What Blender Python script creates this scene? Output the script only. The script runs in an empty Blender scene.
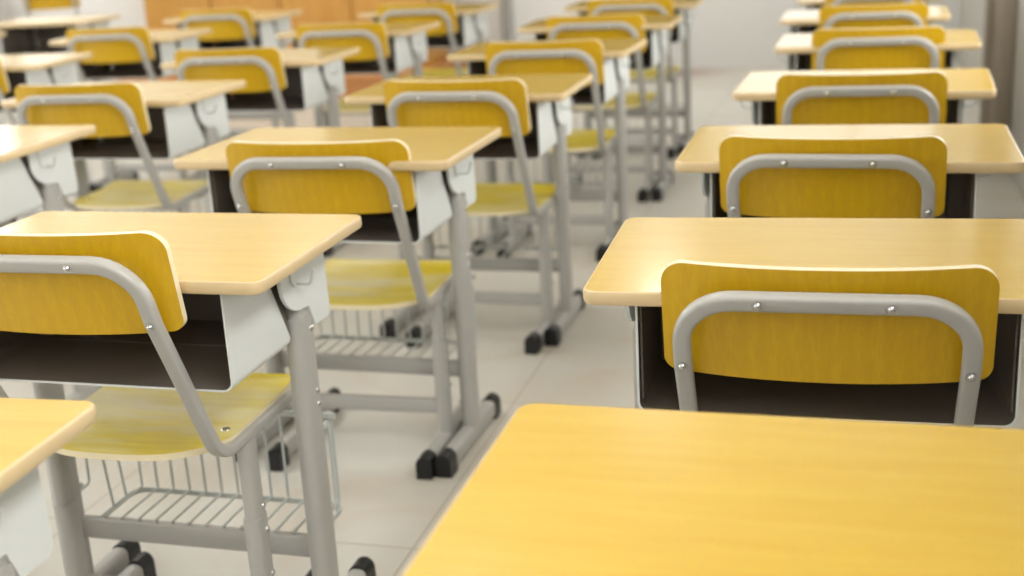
import bpy, bmesh, math, random
from mathutils import Vector, Matrix
random.seed(7)
scn = bpy.context.scene
COL = scn.collection
H = 0.757            # desk-top height
R = math.radians

# ------------------------------------------------------------------ helpers
def srgb(r, g, b):
    f = lambda c: (c/255/12.92) if c/255 <= 0.04045 else ((c/255+0.055)/1.055)**2.4
    return (f(r), f(g), f(b), 1)

class MB:
    """collects shapes into one bmesh, then links ONE mesh object"""
    def __init__(self): self.bm = bmesh.new()
    def box(self, c, s, bevel=0.0, mi=0, seg=2, rot=None):
        b = bmesh.new()
        bmesh.ops.create_cube(b, size=1)
        for v in b.verts: v.co = Vector((v.co.x*s[0], v.co.y*s[1], v.co.z*s[2]))
        if bevel: bmesh.ops.bevel(b, geom=list(b.edges), offset=bevel, segments=seg, affect='EDGES', profile=0.5)
        M = Matrix.Translation(c)
        if rot is not None: M = M @ rot
        self._add(b, M, mi)
    def _add(self, b, M, mi):
        vm = {}
        for v in b.verts: vm[v] = self.bm.verts.new(M @ v.co)
        for f in b.faces:
            try:
                g = self.bm.faces.new([vm[v] for v in f.verts]); g.material_index = mi if mi is not None else f.material_index
            except ValueError: pass
        b.free()
    def sweep(self, path, prof, up=(0, 0, 1), mi=0, cap=True, closed=False):
        """sweep a profile of (side, up) points along a polyline"""
        path = [Vector(q) for q in path]; n = len(path); rings = []
        upv = Vector(up)
        side_prev = None
        for i, q in enumerate(path):
            if closed: t = (path[(i+1) % n]-path[i-1])
            elif i == 0: t = path[1]-path[0]
            elif i == n-1: t = path[-1]-path[-2]
            else: t = (path[i+1]-q).normalized()+(q-path[i-1]).normalized()
            t.normalize()
            if side_prev is None:
                s = t.cross(upv)
                if s.length < 1e-4: s = t.cross(Vector((1, 0, 0)))
                s.normalize()
            else:
                s = side_prev - t*side_prev.dot(t); s.normalize()
            side_prev = s
            u = s.cross(t)
            rings.append([self.bm.verts.new(q+s*a+u*b) for a, b in prof])
        m = len(prof)
        for i in range(n if closed else n-1):
            A, B = rings[i], rings[(i+1) % n]
            for k in range(m):
                f = self.bm.faces.new((A[k], A[(k+1) % m], B[(k+1) % m], B[k])); f.material_index = mi
        if cap and not closed:
            for r_ in (rings[0], rings[-1]):
                f = self.bm.faces.new(r_); f.material_index = mi
    def cyl(self, a, b, r, n=12, mi=0, r2=None):
        a = Vector(a); b = Vector(b)
        if r2 is None: self.sweep([a, b], circ(r, n), up=(0.3, 0.2, 1), mi=mi)
        else:
            M = Matrix.Translation((a+b)/2) @ (b-a).to_track_quat('Z', 'Y').to_matrix().to_4x4()
            t = bmesh.new(); bmesh.ops.create_cone(t, cap_ends=True, segments=n, radius1=r, radius2=r2, depth=(b-a).length)
            self._add(t, M, mi)
    def dome(self, c, d, r, h, mi=0, n=12):
        """rivet or bolt head at c pointing along d"""
        d = Vector(d).normalized(); M = Matrix.Translation(c) @ d.to_track_quat('Z', 'Y').to_matrix().to_4x4()
        rings = []; K = 4
        for k in range(K):
            a = k/K*math.pi/2
            rings.append([self.bm.verts.new(M @ Vector((r*math.cos(a)*math.cos(t*2*math.pi/n), r*math.cos(a)*math.sin(t*2*math.pi/n), h*math.sin(a)))) for t in range(n)])
        top = self.bm.verts.new(M @ Vector((0, 0, h)))
        for k in range(K-1):
            for t in range(n): self.bm.faces.new((rings[k][t], rings[k][(t+1) % n], rings[k+1][(t+1) % n], rings[k+1][t])).material_index = mi
        for t in range(n): self.bm.faces.new((rings[-1][t], rings[-1][(t+1) % n], top)).material_index = mi
        self.bm.faces.new(rings[0]).material_index = mi
    def prism(self, pts, axis, a, b, mi=0, bevel=0):
        """polygon extruded along an axis ('x' takes (y,z) points, 'y' takes (x,z), 'z' takes (x,y))"""
        t = bmesh.new()
        P = {'x': lambda p, w: (w, p[0], p[1]), 'y': lambda p, w: (p[0], w, p[1]), 'z': lambda p, w: (p[0], p[1], w)}[axis]
        lo = [t.verts.new(P(p, a)) for p in pts]; hi = [t.verts.new(P(p, b)) for p in pts]
        n = len(pts)
        t.faces.new(lo); t.faces.new(hi)
        for i in range(n): t.faces.new((lo[i], lo[(i+1) % n], hi[(i+1) % n], hi[i]))
        bmesh.ops.recalc_face_normals(t, faces=list(t.faces))
        if bevel: bmesh.ops.bevel(t, geom=list(t.edges), offset=bevel, segments=2, affect='EDGES')
        self._add(t, Matrix(), mi)
    def build(self, name, mats, parent=None, loc=None, smooth=35):
        bmesh.ops.recalc_face_normals(self.bm, faces=list(self.bm.faces))
        me = bpy.data.meshes.new(name); self.bm.to_mesh(me); self.bm.free()
        for m in (mats if isinstance(mats, (list, tuple)) else [mats]): me.materials.append(m)
        if smooth:
            for p_ in me.polygons: p_.use_smooth = True
            try: me.set_sharp_from_angle(angle=R(smooth))
            except Exception: pass
            for p_ in me.polygons:                      # big flat caps stay flat
                if len(p_.vertices) > 8: p_.use_smooth = False
        o = bpy.data.objects.new(name, me); COL.objects.link(o)
        if parent: o.parent = parent
        if loc: o.location = loc
        return o

def circ(r, n=10): return [(r*math.cos(2*math.pi*i/n), r*math.sin(2*math.pi*i/n)) for i in range(n)]
def rrect(w, h, r, k=3):
    out = []
    for cx, cy, a0 in ((w/2-r, h/2-r, 0), (-w/2+r, h/2-r, 90), (-w/2+r, -h/2+r, 180), (w/2-r, -h/2+r, 270)):
        for i in range(k+1):
            a = R(a0+90*i/k); out.append((cx+r*math.cos(a), cy+r*math.sin(a)))
    return out
def fillet(pts, rad, k=6):
    """round the inner corners of a 3-D polyline; rad = one radius per inner point"""
    pts = [Vector(q) for q in pts]; out = [pts[0]]
    for i in range(1, len(pts)-1):
        a = (pts[i-1]-pts[i]).normalized(); b = (pts[i+1]-pts[i]).normalized()
        ang = a.angle(b); r = rad[i-1]
        if r <= 0 or ang > R(178): out.append(pts[i]); continue
        d = r/math.tan(ang/2); p0 = pts[i]+a*d; p1 = pts[i]+b*d
        c = pts[i]+(a+b).normalized()*(r/math.sin(ang/2))
        v0 = p0-c; v1 = p1-c; th = v0.angle(v1)
        for j in range(k+1):
            t = j/k
            out.append(c+(v0*math.sin((1-t)*th)+v1*math.sin(t*th))/math.sin(th))
    out.append(pts[-1]); return out

# ------------------------------------------------------------------ materials
def new_mat(name):
    m = bpy.data.materials.new(name); m.use_nodes = True
    nt = m.node_tree; b = nt.nodes['Principled BSDF']; return m, nt, b
def plain(name, col, rough=0.5, metal=0.0, noise=0.0, scale=40, bump=0.0, coat=0.0):
    m, nt, b = new_mat(name)
    b.inputs['Roughness'].default_value = rough; b.inputs['Metallic'].default_value = metal
    b.inputs['Coat Weight'].default_value = coat
    tc = nt.nodes.new('ShaderNodeTexCoord'); nz = nt.nodes.new('ShaderNodeTexNoise'); nz.inputs['Scale'].default_value = scale
    nz.inputs['Detail'].default_value = 4
    nt.links.new(tc.outputs['Object'], nz.inputs['Vector'])
    mx = nt.nodes.new('ShaderNodeMix'); mx.data_type = 'RGBA'
    mx.inputs[6].default_value = col; mx.inputs[7].default_value = tuple(c*(1-noise) for c in col[:3])+(1,)
    nt.links.new(nz.outputs['Fac'], mx.inputs[0]); nt.links.new(mx.outputs[2], b.inputs['Base Color'])
    if bump:
        bp = nt.nodes.new('ShaderNodeBump'); bp.inputs['Strength'].default_value = bump; bp.inputs['Distance'].default_value = 0.002
        nt.links.new(nz.outputs['Fac'], bp.inputs['Height']); nt.links.new(bp.outputs['Normal'], b.inputs['Normal'])
    return m
def wood(name, c1, c2, stretch, rough, rings=0.0, spec=0.5, coat=0.0, worn=None, ringaxis='Z', ringscale=10):
    """laminate with long fine grain; stretch = mapping scale; rings adds a cathedral figure"""
    m, nt, b = new_mat(name); L = nt.links.new
    tc = nt.nodes.new('ShaderNodeTexCoord'); oi = nt.nodes.new('ShaderNodeObjectInfo')
    add = nt.nodes.new('ShaderNodeVectorMath'); add.operation = 'MULTIPLY_ADD'
    rv = nt.nodes.new('ShaderNodeCombineXYZ')
    for k in range(3): L(oi.outputs['Random'], rv.inputs[k])
    L(rv.outputs[0], add.inputs[0]); add.inputs[1].default_value = (3.1, 2.3, 1.7); L(tc.outputs['Object'], add.inputs[2])
    mp = nt.nodes.new('ShaderNodeMapping'); mp.inputs['Scale'].default_value = stretch; L(add.outputs[0], mp.inputs['Vector'])
    n1 = nt.nodes.new('ShaderNodeTexNoise'); n1.inputs['Scale'].default_value = 1; n1.inputs['Detail'].default_value = 6; n1.inputs['Roughness'].default_value = .65
    L(mp.outputs[0], n1.inputs['Vector'])
    ramp = nt.nodes.new('ShaderNodeValToRGB'); ramp.color_ramp.elements[0].position = .3; ramp.color_ramp.elements[1].position = .7
    ramp.color_ramp.elements[0].color = c2; ramp.color_ramp.elements[1].color = c1
    L(n1.outputs['Fac'], ramp.inputs[0]); last = ramp.outputs[0]
    if rings:
        mp2 = nt.nodes.new('ShaderNodeMapping'); L(tc.outputs['Object'], mp2.inputs['Vector'])
        mp2.inputs['Scale'].default_value = {'Z': (1, 0, .16), 'X': (.12, 1, 1)}[ringaxis]
        mp2.inputs['Location'].default_value = (0.01, 0, -.107)
        wv = nt.nodes.new('ShaderNodeTexWave'); wv.wave_type = 'RINGS'; wv.rings_direction = 'SPHERICAL'
        wv.inputs['Scale'].default_value = ringscale; wv.inputs['Distortion'].default_value = 2.2; wv.inputs['Detail'].default_value = 2; wv.inputs['Detail Scale'].default_value = 1.2
        L(mp2.outputs[0], wv.inputs['Vector'])
        mr = nt.nodes.new('ShaderNodeMath'); mr.operation = 'MULTIPLY'; mr.inputs[1].default_value = rings
        L(wv.outputs['Fac'], mr.inputs[0])
        mx = nt.nodes.new('ShaderNodeMix'); mx.data_type = 'RGBA'; mx.inputs[7].default_value = c2
        L(mr.outputs[0], mx.inputs[0]); L(last, mx.inputs[6]); last = mx.outputs[2]
    if worn:
        n2 = nt.nodes.new('ShaderNodeTexNoise'); n2.inputs['Scale'].default_value = 1.0; n2.inputs['Detail'].default_value = 5
        mp3 = nt.nodes.new('ShaderNodeMapping'); mp3.inputs['Scale'].default_value = (4, 13, 5); L(add.outputs[0], mp3.inputs['Vector']); L(mp3.outputs[0], n2.inputs['Vector'])
        r2 = nt.nodes.new('ShaderNodeValToRGB'); r2.color_ramp.elements[0].position = .47; r2.color_ramp.elements[1].position = .62
        r2.color_ramp.elements[0].color = (0, 0, 0, 1); r2.color_ramp.elements[1].color = (.55, .55, .55, 1)
        L(n2.outputs['Fac'], r2.inputs[0])
        mx = nt.nodes.new('ShaderNodeMix'); mx.data_type = 'RGBA'; mx.inputs[7].default_value = worn
        L(r2.outputs[0], mx.inputs[0]); L(last, mx.inputs[6]); last = mx.outputs[2]
    L(last, b.inputs['Base Color'])
    b.inputs['Roughness'].default_value = rough; b.inputs['Specular IOR Level'].default_value = spec; b.inputs['Coat Weight'].default_value = coat
    b.inputs['Coat Roughness'].default_value = .12
    return m

M_TOP = wood('desk_laminate', srgb(207, 172, 58), srgb(199, 160, 44), (4, 50, 50), .27, spec=.5, coat=.5)
M_EDGE = plain('sealed_board_edge', srgb(216, 191, 146), .4, noise=.12, scale=30)
M_BACK = wood('backrest_laminate', srgb(208, 168, 20), srgb(195, 152, 12), (190, 190, 8), .36, rings=.5, ringscale=12)
M_BEDGE = plain('plywood_edge', srgb(240, 226, 188), .45, noise=.12, scale=60)
M_SEAT = wood('seat_laminate', srgb(228, 206, 36), srgb(206, 180, 18), (5, 60, 60), .34, worn=srgb(226, 218, 168))
M_METAL = plain('grey_enamel_steel', srgb(176, 174, 168), .33, noise=.05, scale=25)
M_BOX = plain('grey_enamel_sheet', srgb(220, 223, 220), .4, noise=.05, scale=12)
M_BOXSHADE = plain('box_inside_shade', srgb(112, 104, 95), .5, noise=.15, scale=8)  # box interior colour darkened to stand in for the shade inside
M_RUB = plain('black_rubber', srgb(20, 20, 22), .38, noise=.2, scale=60)
M_CHROME = plain('bright_bolt_steel', srgb(205, 205, 205), .22, metal=1.0)
M_WIRE = plain('plated_wire', srgb(196, 200, 196), .3, noise=.05)
M_WALL = plain('white_painted_wall', srgb(216, 214, 210), .75, noise=.05, scale=2, bump=.05)
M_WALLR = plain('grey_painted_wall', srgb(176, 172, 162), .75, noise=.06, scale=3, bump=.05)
M_CEIL = plain('white_ceiling', srgb(238, 238, 236), .8, noise=.02)
M_BOARDWOOD = wood('orange_cabinet_wood', srgb(200, 150, 66), srgb(184, 130, 48), (26, 26, 2), .4)
M_STEPWOOD = wood('brown_platform_wood', srgb(196, 138, 78), srgb(168, 108, 56), (2, 26, 26), .45)
M_PIPE = plain('grey_pipe_paint', srgb(150, 148, 140), .4, noise=.05)
M_CURTAIN = plain('brown_curtain_cloth', srgb(158, 145, 128), .9, noise=.2, scale=12)
M_CURTAIN2 = plain('pale_curtain_cloth', srgb(178, 176, 168), .9, noise=.1, scale=12)
M_BBOARD = plain('dark_green_board', srgb(24, 32, 28), .5, noise=.2, scale=4)
M_ALU = plain('aluminium_frame', srgb(190, 192, 194), .35, metal=.8)

def floor_mat():
    m, nt, b = new_mat('pale_floor_tiles'); L = nt.links.new
    tc = nt.nodes.new('ShaderNodeTexCoord')
    br = nt.nodes.new('ShaderNodeTexBrick'); br.offset = 0; br.squash = 1
    mp = nt.nodes.new('ShaderNodeMapping'); L(tc.outputs['Object'], mp.inputs['Vector'])
    mp.inputs['Location'].default_value = (.88, .20, 0)
    br.inputs['Scale'].default_value = 1; br.inputs['Brick Width'].default_value = .8; br.inputs['Row Height'].default_value = .8
    br.inputs['Mortar Size'].default_value = .0025; br.inputs['Mortar Smooth'].default_value = .3
    br.inputs['Color1'].default_value = srgb(206, 203, 194); br.inputs['Color2'].default_value = srgb(201, 197, 187); br.inputs['Mortar'].default_value = srgb(168, 158, 142)
    L(mp.outputs[0], br.inputs['Vector'])
    nz = nt.nodes.new('ShaderNodeTexNoise'); nz.inputs['Scale'].default_value = 2.6; nz.inputs['Detail'].default_value = 7; nz.inputs['Roughness'].default_value = .6; nz.inputs['Distortion'].default_value = .8
    L(tc.outputs['Object'], nz.inputs['Vector'])
    rp = nt.nodes.new('ShaderNodeValToRGB'); rp.color_ramp.elements[0].position = .42; rp.color_ramp.elements[1].position = .72
    rp.color_ramp.elements[0].color = (0, 0, 0, 1); rp.color_ramp.elements[1].color = (.55, .55, .55, 1)
    L(nz.outputs['Fac'], rp.inputs[0])
    mx = nt.nodes.new('ShaderNodeMix'); mx.data_type = 'RGBA'; mx.inputs[7].default_value = srgb(190, 172, 146)
    L(rp.outputs[0], mx.inputs[0]); L(br.outputs['Color'], mx.inputs[6])
    # brown dirt on the floor at the foot of the front wall
    dm = nt.nodes.new('ShaderNodeVectorMath'); dm.operation = 'DISTANCE'; dm.inputs[1].default_value = (-1.36, 9.40, 0); L(tc.outputs['Object'], dm.inputs[0])
    dr = nt.nodes.new('ShaderNodeMapRange'); dr.inputs['From Min'].default_value = .05; dr.inputs['From Max'].default_value = .42; dr.inputs['To Min'].default_value = .95; dr.inputs['To Max'].default_value = 0
    L(dm.outputs['Value'], dr.inputs['Value'])
    mx2 = nt.nodes.new('ShaderNodeMix'); mx2.data_type = 'RGBA'; mx2.inputs[7].default_value = srgb(150, 112, 98)
    L(dr.outputs[0], mx2.inputs[0]); L(mx.outputs[2], mx2.inputs[6])
    L(mx2.outputs[2], b.inputs['Base Color']); b.inputs['Roughness'].default_value = .32
    return m
M_FLOOR = floor_mat()

# ------------------------------------------------------------------ tagging and copying
def thing(name, loc, rz):
    o = bpy.data.objects.new(name, None); COL.objects.link(o); o.empty_display_size = .1
    o.location = loc; o.rotation_euler = (0, 0, rz); return o
def tag(o, label, cat, group=None):
    o['label'] = label; o['category'] = cat
    if group: o['group'] = group
def kids(o): return [c for c in list(COL.objects) if c.parent == o]
def copy_tree(o, parent=None):
    c = o.copy(); COL.objects.link(c); c.parent = parent
    for ch in kids(o): copy_tree(ch, c)
    return c
def struct(o): o['kind'] = 'structure'; return o

# ------------------------------------------------------------------ the desk (origin on the floor under the middle of the top)
DW, DD, DT = .65, .417, .0215
def slab(outline_w, outline_d, r, z0, z1, bev):
    """rounded board: material 0 on the faces, 1 on the edge band"""
    mb = MB(); bm = mb.bm
    rings = []
    prof = [(bev, z0), (bev*.3, z0+bev*.3), (0, z0+bev), (0, z1-bev*.5), (bev*.15, z1-bev*.15), (bev*.5, z1)]
    for ins, z in prof:
        rings.append([bm.verts.new((a, b, z)) for a, b in rrect(outline_w-2*ins, outline_d-2*ins, max(r-ins, .003), 6)])
    n = len(rings[0])
    for i in range(len(rings)-1):
        for k in range(n):
            f = bm.faces.new((rings[i][k], rings[i][(k+1) % n], rings[i+1][(k+1) % n], rings[i+1][k])); f.material_index = 1
    bm.faces.new(rings[0]).material_index = 1
    bm.faces.new(rings[-1]).material_index = 0
    return mb

def make_desk(bz=0.0):
    t = thing('school_desk', (0, 0, 0), 0)
    slab(DW, DD, .022, H-DT, H, .007).build('desktop', [M_TOP, M_EDGE], t, smooth=40)
    zt = H-DT
    # storage box, open toward the pupil: folded sheet with rounded bottom corners, inside darkened to imitate shade
    mb = MB(); bm = mb.bm
    hw, zb, y0, y1 = .250, H-.189, -.172, .135
    path = fillet([(-hw, 0, zt), (-hw, 0, zb), (hw, 0, zb), (hw, 0, zt)], [.018, .018], 6)
    ofs = []
    th = .0035
    for i, q in enumerate(path):
        # inner offset
        a = path[max(i-1, 0)]; b = path[min(i+1, len(path)-1)]
        d = (b-a).normalized(); nrm = Vector((-d.z, 0, d.x)); ofs.append(q+nrm*th)
    def yfar(q):          # the side sheet is cut away at its far upper corner
        f = max(0, min(1, (q.z-zb-.02)/(.10)))
        return .036-.075*f if abs(abs(q.x)-hw) < .004 else .036
    of = [bm.verts.new((q.x, y0, q.z)) for q in path]; inf = [bm.verts.new((q.x, y0, q.z)) for q in ofs]
    ob = [bm.verts.new((q.x, yfar(q), q.z)) for q in path]; inb = [bm.verts.new((q.x, yfar(q), q.z)) for q in ofs]
    n = len(path)
    # subdivide the straight sides so that the cut is a slope
    for k in range(n-1):
        bm.faces.new((of[k], of[k+1], ob[k+1], ob[k])).material_index = 0
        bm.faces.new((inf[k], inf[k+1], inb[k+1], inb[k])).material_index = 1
        bm.faces.new((of[k], of[k+1], inf[k+1], inf[k])).material_index = 0
        bm.faces.new((ob[k], ob[k+1], inb[k+1], inb[k])).material_index = 0
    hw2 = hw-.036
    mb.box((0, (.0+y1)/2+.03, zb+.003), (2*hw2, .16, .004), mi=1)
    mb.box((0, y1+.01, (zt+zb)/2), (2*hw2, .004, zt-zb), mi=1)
    for s in (-1, 1):  # fill panels in the shade colour, for the dark gaps
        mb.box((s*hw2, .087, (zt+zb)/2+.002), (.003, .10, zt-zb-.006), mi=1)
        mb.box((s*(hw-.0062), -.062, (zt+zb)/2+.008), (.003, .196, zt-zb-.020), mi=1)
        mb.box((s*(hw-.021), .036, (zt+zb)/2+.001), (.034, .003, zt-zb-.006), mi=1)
    # flange under the top on each side
    for s in (-1, 1): mb.box((s*(hw+.012), -.04, zt-.0025), (.028, .29, .004), bevel=.001, mi=0)
    mb.build('storage_box', [M_BOX, M_BOXSHADE], t, loc=(-.007, 0, 0))
    LY = .078
    for s in (-1, 1):
        LX = .240 if s > 0 else .280
        # leg: oval tube with the inner tube showing above the sleeve
        mb = MB()
        mb.sweep([(s*LX, LY, .045), (s*LX, LY, .612)], rrect(.066, .034, .0165, 5), up=(1, 0, 0))
        mb.sweep([(s*LX, LY-.002, .60), (s*LX, LY-.002, .70)], rrect(.056, .027, .013, 5), up=(1, 0, 0))
        leg = mb.build('leg', M_METAL, t)
        for z in (.585, .47, .445):
            mb = MB(); mb.dome((s*(LX+.0165), LY+.012, z), (s, 0, 0), .0062, .004); mb.build('bolt', M_CHROME, leg)
        # bracket plate between leg and top: curved shield at the near side, folded fin at the far side
        pts = [(-.012, zt), (-.009, zt-.022)]
        for k in range(9):
            a = k/8*math.pi/2; pts.append((-.008+.076*(1-math.cos(a)), zt-.044-.064*math.sin(a)))
        pts += [(.090, zt-.110), (.108, zt-.150), (.160, zt-.152), (.169, zt-.147), (.172, zt-.134), (.166, zt)]
        mb = MB(); mb.prism(pts, 'x', s*(LX+.0115), s*(LX+.0175))
        mb.box((s*(LX+.006), .166, zt-.070), (.022, .004, .14), bevel=.001)
        br = mb.build('bracket', M_BOX, t)
        # tongue pressed out of the plate, carrying a wire bag hook
        mb = MB()
        tp = [(.022, zt-.006), (.024, zt-.035)]+[(.045+.021*math.cos(math.pi+a*math.pi/6), zt-.035+.028*math.sin(math.pi+a*math.pi/6)) for a in range(1, 6)]+[(.066, zt-.035), (.078, zt-.006)]
        mb.prism(tp, 'x', s*(LX+.0175), s*(LX+.0215))
        mb.build('pressed_tongue', M_BOX, br)
        mb = MB()
        hk = fillet([(s*(LX+.014), .045, zt-.058), (s*(LX+.046), .045, zt-.058), (s*(LX+.053), .045, zt-.034)], [.010], 5)
        mb.sweep(hk, circ(.0026, 8), up=(0, 1, 0)); mb.dome(hk[-1], (0, 0, 1), .0034, .003)
        mb.build('bag_hook', M_WIRE, br)
        # foot on the floor with a rubber cap on each end
        mb = MB(); mb.sweep([(s*LX, -.125, .0265), (s*LX, .235, .0265)], rrect(.036, .047, .013, 4), up=(0, 0, 1))
        ft = mb.build('foot', M_METAL, t)
        for ya, yb in ((-.142, -.095), (.215, .255)):
            mb = MB(); prof = [(-.0205, -.028), (.0205, -.028)]+[(.0205*math.cos(a*math.pi/8), .006+.022*math.sin(a*math.pi/8)) for a in range(0, 9)]
            mb.sweep([(s*LX, ya, .028), (s*LX, ya+.004, .028), (s*LX, yb-.002, .028), (s*LX, yb, .028)], prof, up=(0, 0, 1))
            mb.build('foot_cap', M_RUB, ft, smooth=30)
    # stretcher between the legs
    mb = MB(); mb.sweep([(-.27, LY+.014, .182+bz), (.230, LY+.014, .182+bz)], rrect(.022, .040, .004, 2), up=(0, 0, 1))
    mb.build('stretcher', M_METAL, t)
    # wire basket carried by the stretcher
    mb = MB(); w = .225; yb0, yb1, zb0, zt0 = LY+.012, .225, .205+bz, .385+bz*.5
    mb.sweep(fillet([(-w, yb0, zb0-.006), (-w, yb1, zb0-.006), (w, yb1, zb0-.006), (w, yb0, zb0-.006)], [.03, .03], 5), rrect(.004, .011, .001, 1))
    for k in range(13):
        x = -w+.012+(2*w-.024)*k/12
        pth = fillet([(x, yb0, zb0), (x, yb1, zb0), (x, yb1, zt0), (x, yb1-.028, zt0)], [.004, .014], 4)
        mb.sweep(pth, circ(.0027, 6), up=(1, 0, 0))
    mb.sweep([(-.25, yb1-.028, zt0), (.235, yb1-.028, zt0)], rrect(.005, .012, .001, 1))
    for s in (-1, 1):
        LX = .240 if s > 0 else .280
        for y in (yb0+.05, yb0+.095):
            mb.sweep([(s*w, y, zb0), (s*(w+.006), y-.012, zt0)], circ(.0027, 6), up=(1, 0, 0))
        lp = fillet([(s*(LX), LY+.03, .38), (s*(LX), LY+.072, .392), (s*(LX), LY+.078, .33), (s*LX, LY+.074, .225), (s*LX, LY+.030, .222)], [.014, .05, .010], 5)
        mb.sweep(lp, circ(.003, 8), up=(1, 0, 0))
        for z in (.386, .226): mb.dome((s*(LX+.004), LY+.052, z), (s, 0, 0), .008, .004)
    mb.build('wire_basket', M_WIRE, t)
    return t

# ------------------------------------------------------------------ the chair (origin on the floor under its posts)
def make_chair(dz=0.0):
    t = thing('school_chair', (0, 0, 0), 0)
    Z = H+dz
    wl, wu = .179, .179
    o_ = .008
    # bent back tube: seat side, bend, slope, rounded top, and back down the other side
    wl = .175
    P = [(-wl, .17, Z-.366), (-wl, -.100, Z-.368), (-wu, -.25+o_, Z-.091), (-wu+.001, -.283+o_, Z+.006), (wu-.001, -.283+o_, Z+.006), (wu, -.25+o_, Z-.091), (wl, -.100, Z-.368), (wl, .17, Z-.366)]
    mb = MB(); mb.sweep(fillet(P, [.068, .10, .066, .066, .10, .068], 8), rrect(.0235, .020, .0055, 3), up=(0, 0, 1))
    fr = mb.build('back_frame', M_METAL, t)
    # backrest board, bowed so that its ends curve toward the desk
    bw, NX, NV = .2085, 41, 9
    top = (-.234, .046); bot = (-.206, -.112)
    mb = MB(); bm = mb.bm
    xs = [-bw*math.cos(math.pi*i/(NX-1)) for i in range(NX)]
    zc = (top[1]+bot[1])/2; hh = (top[1]-bot[1])/2; r = .032; rb = .018
    def edge(x):
        d = abs(x)-(bw-r); e = 0 if d < 0 else r-math.sqrt(max(0, r*r-d*d))
        d = abs(x)-(bw-rb); eb = 0 if d < 0 else rb-math.sqrt(max(0, rb*rb-d*d))
        return zc-hh+eb-.004*(1-(x/bw)**2), zc+hh-e-.002*(1-(x/bw)**2)
    th = .0115
    Rr, Fr = [], []
    for x in xs:
        lo, hi = edge(x); cr, cf = [], []
        for j in range(NV):
            z = lo+(hi-lo)*j/(NV-1)
            f = (z-bot[1])/(top[1]-bot[1])
            ymid_c = -.245+.012 + (-.030)*f      # middle of the board lies on the tube
            yedge = bot[0]+(top[0]-bot[0])*f
            y = ymid_c+(yedge-ymid_c)*(abs(x)/bw)**2.2
            cr.append(bm.verts.new((x, y, Z+z))); cf.append(bm.verts.new((x, y+th, Z+z+.001)))
        Rr.append(cr); Fr.append(cf)
    for i in range(NX-1):
        for j in range(NV-1):
            bm.faces.new((Rr[i][j], Rr[i+1][j], Rr[i+1][j+1], Rr[i][j+1])).material_index = 0
            bm.faces.new((Fr[i][j], Fr[i][j+1], Fr[i+1][j+1], Fr[i+1][j])).material_index = 0
        for j in (0, NV-1): bm.faces.new((Rr[i][j], Rr[i+1][j], Fr[i+1][j], Fr[i][j])).material_index = 1
    for i in (0, NX-1):
        for j in range(NV-1): bm.faces.new((Rr[i][j], Rr[i][j+1], Fr[i][j+1], Fr[i][j])).material_index = 1
    mb.build('backrest', [M_BACK, M_BEDGE], t, smooth=40)
    for x, y, z in ((-.080, -.283, .006), (.080, -.283, .006), (-wu, -.251, -.090), (wu, -.251, -.090)):
        n = Vector((0, -1, -.30)).normalized(); c = Vector((x, y+o_, Z+z))+n*.0095
        mb = MB(); mb.cyl(c, c+n*.0015, .0074, 14); mb.dome(c+n*.0005, n, .0054, .0055); mb.build('bolt', M_CHROME, fr)
    # seat: shallow saddle of bent plywood with a rolled front lip
    NX, NY = 33, 22; sw = .176
    mb = MB(); bm = mb.bm
    xs = [-sw*math.cos(math.pi*i/(NX-1)) for i in range(NX)]
    U, D = [], []
    for x in xs:
        a = abs(x)/sw
        yr = -.150+.085*a**3.0; rr = .03
        d = abs(x)-(sw-rr); e = 0 if d < 0 else rr-math.sqrt(max(0, rr*rr-d*d))
        yr += e*.6; yf = .252-e
        cu, cd = [], []
        for j in range(NY):
            f = j/(NY-1); y = yr+(yf-yr)*f
            dish = -.014*math.sin(math.pi*min(1, max(0, (y+.15)/.31)))*(1-a*a*.8)
            lip = .005*math.exp(-((y-.20)/.045)**2) - (.030*max(0, (y-.215)/.037)**2 if y > .215 else 0)
            z = Z-.3485+dish*.9+lip
            cu.append(bm.verts.new((x, y, z))); cd.append(bm.verts.new((x, y, z-.011)))
        U.append(cu); D.append(cd)
    for i in range(NX-1):
        for j in range(NY-1):
            bm.faces.new((U[i][j], U[i+1][j], U[i+1][j+1], U[i][j+1])).material_index = 0
            bm.faces.new((D[i][j], D[i][j+1], D[i+1][j+1], D[i+1][j])).material_index = 1
        for j in (0, NY-1): bm.faces.new((U[i][j], U[i+1][j], D[i+1][j], D[i][j])).material_index = 1
    for i in (0, NX-1):
        for j in range(NY-1): bm.faces.new((U[i][j], U[i][j+1], D[i][j+1], D[i][j])).material_index = 1
    st = mb.build('seat', [M_SEAT, M_BEDGE], t, smooth=45)
    for s in (-1, 1):
        for y in (-.02, .155):
            mb = MB(); mb.dome((s*.148, y, Z-.3505-(.004 if y < 0 else .004)), (0, 0, 1), .0085, .0045); mb.build('rivet', M_CHROME, st)
    # cross bars under the seat
    mb = MB()
    for y in (-.012, .15): mb.sweep([(-.176, y, Z-.380), (.168, y, Z-.380)], rrect(.020, .022, .004, 2), up=(0, 0, 1))
    mb.build('seat_rail', M_METAL, t)
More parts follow.
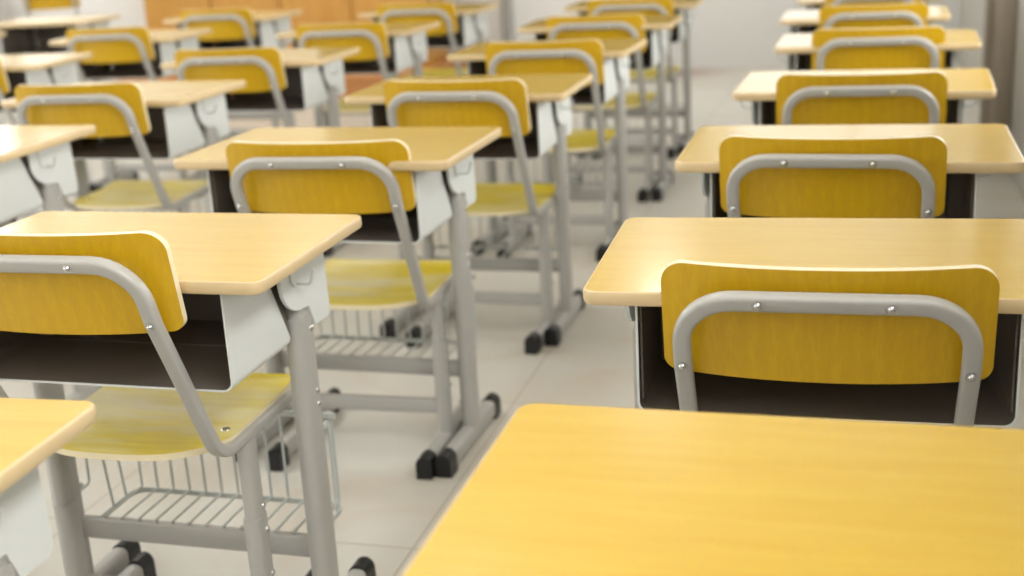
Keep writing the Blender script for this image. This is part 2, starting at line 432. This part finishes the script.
    for s in (-1, 1):
        wl = .171 if s > 0 else .203
        mb = MB()
        mb.sweep([(s*wl, 0, .045), (s*wl, 0, .275)], rrect(.050, .031, .014, 5), up=(1, 0, 0))
        mb.sweep([(s*wl, 0, .265), (s*wl, 0, Z-.370)], rrect(.044, .026, .012, 5), up=(1, 0, 0))
        leg = mb.build('leg', M_METAL, t)
        for z in (.29, .245, .16):
            mb = MB(); mb.dome((s*(wl+(.0130 if z > .28 else .0150)), .010, z), (s, 0, 0), .006, .004); mb.build('bolt', M_CHROME, leg)
        mb = MB(); mb.sweep([(s*wl, -.170, .0265), (s*wl, .20, .0265)], rrect(.034, .045, .013, 4), up=(0, 0, 1))
        ft = mb.build('foot', M_METAL, t)
        for ya, yb in ((-.187, -.140), (.178, .218)):
            mb = MB(); prof = [(-.019, -.028), (.019, -.028)]+[(.019*math.cos(a*math.pi/8), .006+.022*math.sin(a*math.pi/8)) for a in range(0, 9)]
            mb.sweep([(s*wl, ya, .028), (s*wl, ya+.004, .028), (s*wl, yb-.002, .028), (s*wl, yb, .028)], prof, up=(0, 0, 1))
            mb.build('foot_cap', M_RUB, ft, smooth=30)
    mb = MB(); mb.sweep([(-.192, .0, .108), (.160, .0, .108)], rrect(.020, .036, .004, 2), up=(0, 0, 1))
    mb.build('stretcher', M_METAL, t)
    return t

# ------------------------------------------------------------------ rows of desks and chairs
G_D = 'yellow-topped school desks in rows'; G_C = 'yellow-backed school chairs tucked under the desks'
DESKS = [
 (-.022, .9959, -.36, 'yellow desk filling the bottom right corner of the photo, closest to the camera'),
 (-.0477, 1.8148, 1.76, 'yellow desk just beyond the big foreground desk, in the right column'),
 (-.0394, 2.6604, -.16, 'right column desk, third counting the foreground desk, with pale reflections on its top'),
 (-.0117, 3.5457, -1.64, 'right column desk, fourth counting the foreground desk, pale cream top with a hook below'),
 (.0248, 4.5409, -.84, 'right column desk, fifth counting the foreground desk, near the grey side wall'),
 (-.0202, 5.4778, -.69, 'right column desk, sixth counting the foreground desk, only its ends beside a chair back'),
 (0.0, 6.40, -.5, 'farthest desk of the right column, cut by the top edge of the photo'),
 (-1.1283, .9238, 2.68, 'desk whose rounded corner pokes in at the bottom left edge of the photo'),
 (-1.1656, 1.8033, -.06, 'large pale desk at left with open dark shelf and full leg in view'),
 (-1.1597, 2.6796, -1.25, 'desk behind the large left desk, its feet with black caps on the open aisle'),
 (-1.1241, 3.5852, .05, 'middle column desk, third from the camera side, golden top beside the aisle'),
 (-1.119, 4.5376, -1.66, 'middle column desk, fourth from the camera side, narrow golden top beside the aisle'),
 (-1.1065, 5.4485, .81, 'middle column desk, second from its far end, with tall legs against the white wall'),
 (-1.1265, 6.411, -.17, 'farthest desk of the middle column, at the top edge against the white wall'),
 (-2.3024, 2.7523, -.25, 'desk cut by the left edge above the large left desk, white bracket in view'),
 (-2.2836, 3.5934, -1.59, 'third column desk left of centre, bright white side bracket below its corner'),
 (-2.2397, 4.4874, -.5, 'third column desk with dark open shelf, third from its far end'),
 (-2.2422, 5.4927, -1.98, 'third column desk, second from its far end, below the orange cabinet'),
 (-2.231, 6.4644, -1.33, 'farthest desk of the third column, beside the grey vertical pipe'),
 (-3.4638, 4.5375, 2.4, 'left desk with two bright white window reflections on its top'),
 (-3.4183, 5.4993, 1.12, 'fourth column desk, second from its far end, left of the cabinet'),
 (-3.3778, 6.4787, -.48, 'farthest desk of the fourth column, directly before the orange cabinet'),
 (-4.6082, 6.6085, 4.15, 'long pale top left desk with black open shelf and no chair'),
 (-4.7234, 5.6806, 0, 'desk showing only a small tip at the left edge before the black shelf'),
]
desk0 = make_desk()
for i, (x, y, a, lab) in enumerate(DESKS):
    d = desk0 if i == 0 else make_desk(-.018) if i == 8 else copy_tree(desk0)
    d.location = (x, y, 0); d.rotation_euler = (0, 0, R(a)); tag(d, lab, 'desk', G_D)

CHAIRS = [
 (-.049, 1.813, .8, 'chair with large mustard backrest at lower right, just beyond the foreground desk'),
 (-.056, 2.655, -2.2, 'chair with mustard backrest in the right column, second from the camera'),
 (-.018, 3.549, .1, 'chair in the right column, third from the camera, pale rim along its back'),
 (.030, 4.562, -.7, 'chair in the right column, fourth from the camera, before the narrow pale desk'),
 (.016, 5.495, -.5, 'chair in the right column, fifth from the camera, near the top edge'),
 (0.01, 6.41, 0, 'farthest chair of the right column, only the bottom of its back in the photo'),
 (-1.139, 2.698, 1.6, 'centre left chair with yellow seat and black capped feet beside the aisle'),
 (-1.089, 3.562, -2.5, 'middle column chair, third from the camera side, just above the picture centre'),
 (-1.090, 4.539, 1.1, 'middle column chair, fourth from the camera side, bright seat beside the aisle'),
 (-1.092, 5.475, -1.1, 'middle column chair, second from its far end'),
 (-1.113, 6.404, -.2, 'farthest chair of the middle column, cut by the top edge'),
 (-2.277, 3.537, 2.4, 'left chair with curved frame and yellow seat, just above the large left desk'),
 (-2.264, 4.463, 2.6, 'third column chair before the desk with dark shelf, third from far end'),
 (-2.233, 5.461, 2.1, 'third column chair, second from its far end, below the orange cabinet'),
 (-2.226, 6.462, .5, 'farthest chair of the third column, beside the right end of the orange cabinet'),
 (-3.477, 4.534, -.3, 'chair with only the rim of its backrest showing at the left edge'),
 (-3.409, 5.482, 4.0, 'fourth column chair before the black shelf of the desk at the top left'),
 (-3.364, 6.471, 1.4, 'farthest chair of the fourth column, directly before the orange cabinet'),
]
DZ = [.007, .012, .007, .014, .007, .0, .0, .004, .0, .0, -.006, .018, .014, .0, .0, .007, .014, .004]
protos = {}
for i, (x, y, a, lab) in enumerate(CHAIRS):
    k = round(DZ[i]/.006)
    if k not in protos: c = protos[k] = make_chair(k*.006)
    else: c = copy_tree(protos[k])
    c.location = (x, y, 0); c.rotation_euler = (0, 0, R(a)); tag(c, lab, 'chair', G_C)
tall = make_chair(.040)
tall.location = (-1.172, 1.786, 0); tall.rotation_euler = (0, 0, R(.6))
tag(tall, 'large mustard backed chair cut by the left edge, seat above a wire basket', 'chair', G_C)
lone = copy_tree(tall); lone.location = (-6.03, 8.75, 0); lone.rotation_euler = (0, 0, R(20))
tag(lone, 'chair standing alone by the far wall in the top left corner', 'chair', G_C)

# ------------------------------------------------------------------ the room
XL, XR, YB, YF, ZC = -7.2, .62, -2.6, 9.65, 3.05
mb = MB(); mb.box(((XL+XR)/2, (YB+YF)/2, -.05), (XR-XL+.4, YF-YB+.4, .1)); struct(mb.build('floor', M_FLOOR, smooth=0))
mb = MB(); mb.box(((XL+XR)/2, (YB+YF)/2, ZC+.05), (XR-XL+.4, YF-YB+.4, .1)); struct(mb.build('ceiling', M_CEIL, smooth=0))
# front wall with an unseen window right of the blackboard, added to brighten desktop reflections
FW = (-1.02, .52, .95, 2.45); mb = MB()
mb.box((((XL-.2)+FW[0])/2, YF+.1, ZC/2), (FW[0]-XL+.2, .2, ZC)); mb.box(((FW[1]+XR+.2)/2, YF+.1, ZC/2), (XR+.2-FW[1], .2, ZC))
mb.box(((FW[0]+FW[1])/2, YF+.1, FW[2]/2), (FW[1]-FW[0], .2, FW[2])); mb.box(((FW[0]+FW[1])/2, YF+.1, (FW[3]+ZC)/2), (FW[1]-FW[0], .2, ZC-FW[3]))
struct(mb.build('wall_front', M_WALL, smooth=0))
mb = MB()
for x in (FW[0]+.02, FW[0]*.4+FW[1]*.6, FW[1]-.02): mb.box((x, YF+.1, (FW[2]+FW[3])/2), (.04, .05, FW[3]-FW[2]), bevel=.004)
for z in (FW[2]+.02, FW[3]-.02): mb.box(((FW[0]+FW[1])/2, YF+.1, z), (FW[1]-FW[0], .045, .04), bevel=.004)
struct(mb.build('window_9', M_ALU, smooth=0))
mb = MB(); mb.box(((XL+XR)/2, YB-.1, ZC/2), (XR-XL+.4, .2, ZC)); struct(mb.build('wall_back', M_WALL, smooth=0))
# side walls with window openings: (y from, y to, sill, head, lamp power)
WINR = [(-2.5, -.5, 1.95, 2.9, 88), (-.2, 1.8, 1.95, 2.9, 88), (3.0, 5.9, .95, 1.6, 56), (7.2, 8.8, 1.95, 2.9, 48)]
WINL = [(-1.9, .1, .95, 2.65, 80), (.9, 2.9, .95, 2.65, 80), (3.7, 5.7, .95, 2.65, 80), (8.5, 9.5, .95, 2.65, 60)]
n_win = 0
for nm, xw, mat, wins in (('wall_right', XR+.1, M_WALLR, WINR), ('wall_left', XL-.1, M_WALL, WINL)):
    mb = MB(); e = YB
    for a, b, s0, s1, pw in wins:
        mb.box((xw, (e+a)/2, ZC/2), (.2, a-e, ZC)); e = b
        mb.box((xw, (a+b)/2, s0/2), (.2, b-a, s0)); mb.box((xw, (a+b)/2, (s1+ZC)/2), (.2, b-a, ZC-s1))
    mb.box((xw, (e+YF)/2, ZC/2), (.2, YF-e, ZC))
    struct(mb.build(nm, mat, smooth=0))
    for a, b, s0, s1, pw in wins:
        n_win += 1; mb = MB()
        for y in (a+.02, (a+b)/2, b-.02): mb.box((xw, y, (s0+s1)/2), (.05, .04, s1-s0), bevel=.004)
        for z in (s0+.02, s0*.3+s1*.7, s1-.02): mb.box((xw, (a+b)/2, z), (.045, b-a, .04), bevel=.004)
        struct(mb.build('window_%d' % n_win, M_ALU, smooth=0))
# lamps: daylight through the windows
def area(name, loc, rot, sx, sy, power, col):
    l = bpy.data.lights.new(name, 'AREA'); l.shape = 'RECTANGLE'; l.size = sx; l.size_y = sy; l.energy = power; l.color = col
    o = bpy.data.objects.new(name, l); COL.objects.link(o); o.location = loc; o.rotation_euler = rot; return o
for sgn, xw, wins, col in ((1, XR+.26, WINR, (1, .985, .96)), (-1, XL-.26, WINL, (.96, .98, 1))):
    for a, b, s0, s1, pw in wins:
        area('window_daylight', (xw, (a+b)/2, (s0+s1)/2), (0, R(90*sgn), 0), s1-s0, b-a, pw, col)

# overhead fill lamps without fittings, out of view, added to brighten far desktops
for x, y in ((-1.3, 3.3), (-1.3, 8.0), (-3.7, 3.3), (-3.7, 5.8), (-3.7, 8.0), (-5.8, 5.8)):
    area('ceiling_fill', (x, y, ZC-.06), (0, 0, 0), .3, 1.3, 15, (1, .985, .95))

# low wooden platform and cabinet at the front, pipe, blackboard
mb = MB(); mb.box((-4.33, 9.04, .075), (2.6, 1.2, .15), bevel=.006); st = mb.build('teaching_platform', M_STEPWOOD, smooth=0)
tag(st, 'low brown wooden platform along the front wall under the orange cabinet', 'platform')
cab = thing('wooden_cabinet', (-4.30, 9.0, .15), 0)
tag(cab, 'wide orange wooden cabinet with vertical panels against the front wall', 'cabinet')
mb = MB(); mb.box((0, .25, .45), (2.32, .45, .90), bevel=.004); mb.build('cabinet_body', M_BOARDWOOD, cab, smooth=0)
for k in range(4):
    mb = MB(); x = -.87+.58*k; mb.box((x, .012, .46), (.565, .022, .84), bevel=.004); dr = mb.build('door', M_BOARDWOOD, cab, smooth=0)
    mb = MB(); mb.sweep([(x+(.24 if k % 2 == 0 else -.24), -.012, .62), (x+(.24 if k % 2 == 0 else -.24), -.012, .74)], circ(.006, 8)); mb.build('handle', M_ALU, dr)
mb = MB(); mb.box((0, .24, .915), (2.38, .50, .03), bevel=.004); mb.build('cabinet_top', M_BOARDWOOD, cab, smooth=0)
mb = MB(); mb.box((-2.75, YF-.015, 1.55), (3.1, .03, 1.35), mi=0)  # unseen blackboard, added so the middle desktops reflect something dark
for z in (.865, 2.235): mb.box((-2.75, YF-.02, z), (3.18, .04, .04), mi=1)
for x in (-4.32, -1.18): mb.box((x, YF-.02, 1.55), (.04, .04, 1.41), mi=1)
struct(mb.build('unseen_blackboard', [M_BBOARD, M_ALU], smooth=0))
# brown curtain against the right wall
mb = MB(); pts = []
for k in range(61):
    y = 6.0+.85*k/60; pts.append((XR-.045-.022*math.sin(k*.95)-.006*math.sin(k*2.3), y))
mb.prism(pts+[(XR-.004, 6.85), (XR-.004, 6.0)], 'z', .03, 2.7)
cu = mb.build('curtain', M_CURTAIN); tag(cu, 'brown floor-length curtain against the grey wall at the right edge', 'curtain')
mb = MB(); mb.sweep([(-2.70, YF-.04, 0), (-2.70, YF-.04, ZC)], circ(.032, 14), up=(1, 0, 0)); p_ = mb.build('trim_1', M_PIPE); struct(p_)

# ------------------------------------------------------------------ world and camera
w = bpy.data.worlds.new('sky'); scn.world = w; w.use_nodes = True
bg = w.node_tree.nodes['Background']; bg.inputs[0].default_value = (.93, .97, 1, 1); bg.inputs[1].default_value = 1.7
f_px, pitch, yaw, roll, ch = 1270.59, .293606, -.281205, -.0564786, .504925
cp, sp = math.cos(pitch), math.sin(pitch)
fwd = Vector((math.sin(yaw)*cp, math.cos(yaw)*cp, -sp)); rt = Vector((math.cos(yaw), -math.sin(yaw), 0)); up = rt.cross(fwd)
rr = rt*math.cos(roll)+up*math.sin(roll); uu = -rt*math.sin(roll)+up*math.cos(roll)
cam = bpy.data.cameras.new('camera'); co = bpy.data.objects.new('camera', cam); COL.objects.link(co)
co.matrix_world = Matrix(((rr.x, uu.x, -fwd.x, 0), (rr.y, uu.y, -fwd.y, 0), (rr.z, uu.z, -fwd.z, ch+H), (0, 0, 0, 1)))
cam.sensor_width = 36; cam.lens = f_px*36/1024; cam.clip_start = .05
cam.dof.use_dof = True; cam.dof.focus_distance = 1.78; cam.dof.aperture_fstop = 3.1
scn.camera = co
scn.view_settings.view_transform = 'Standard'; scn.view_settings.look = 'None'
scn.view_settings.exposure = 0.0
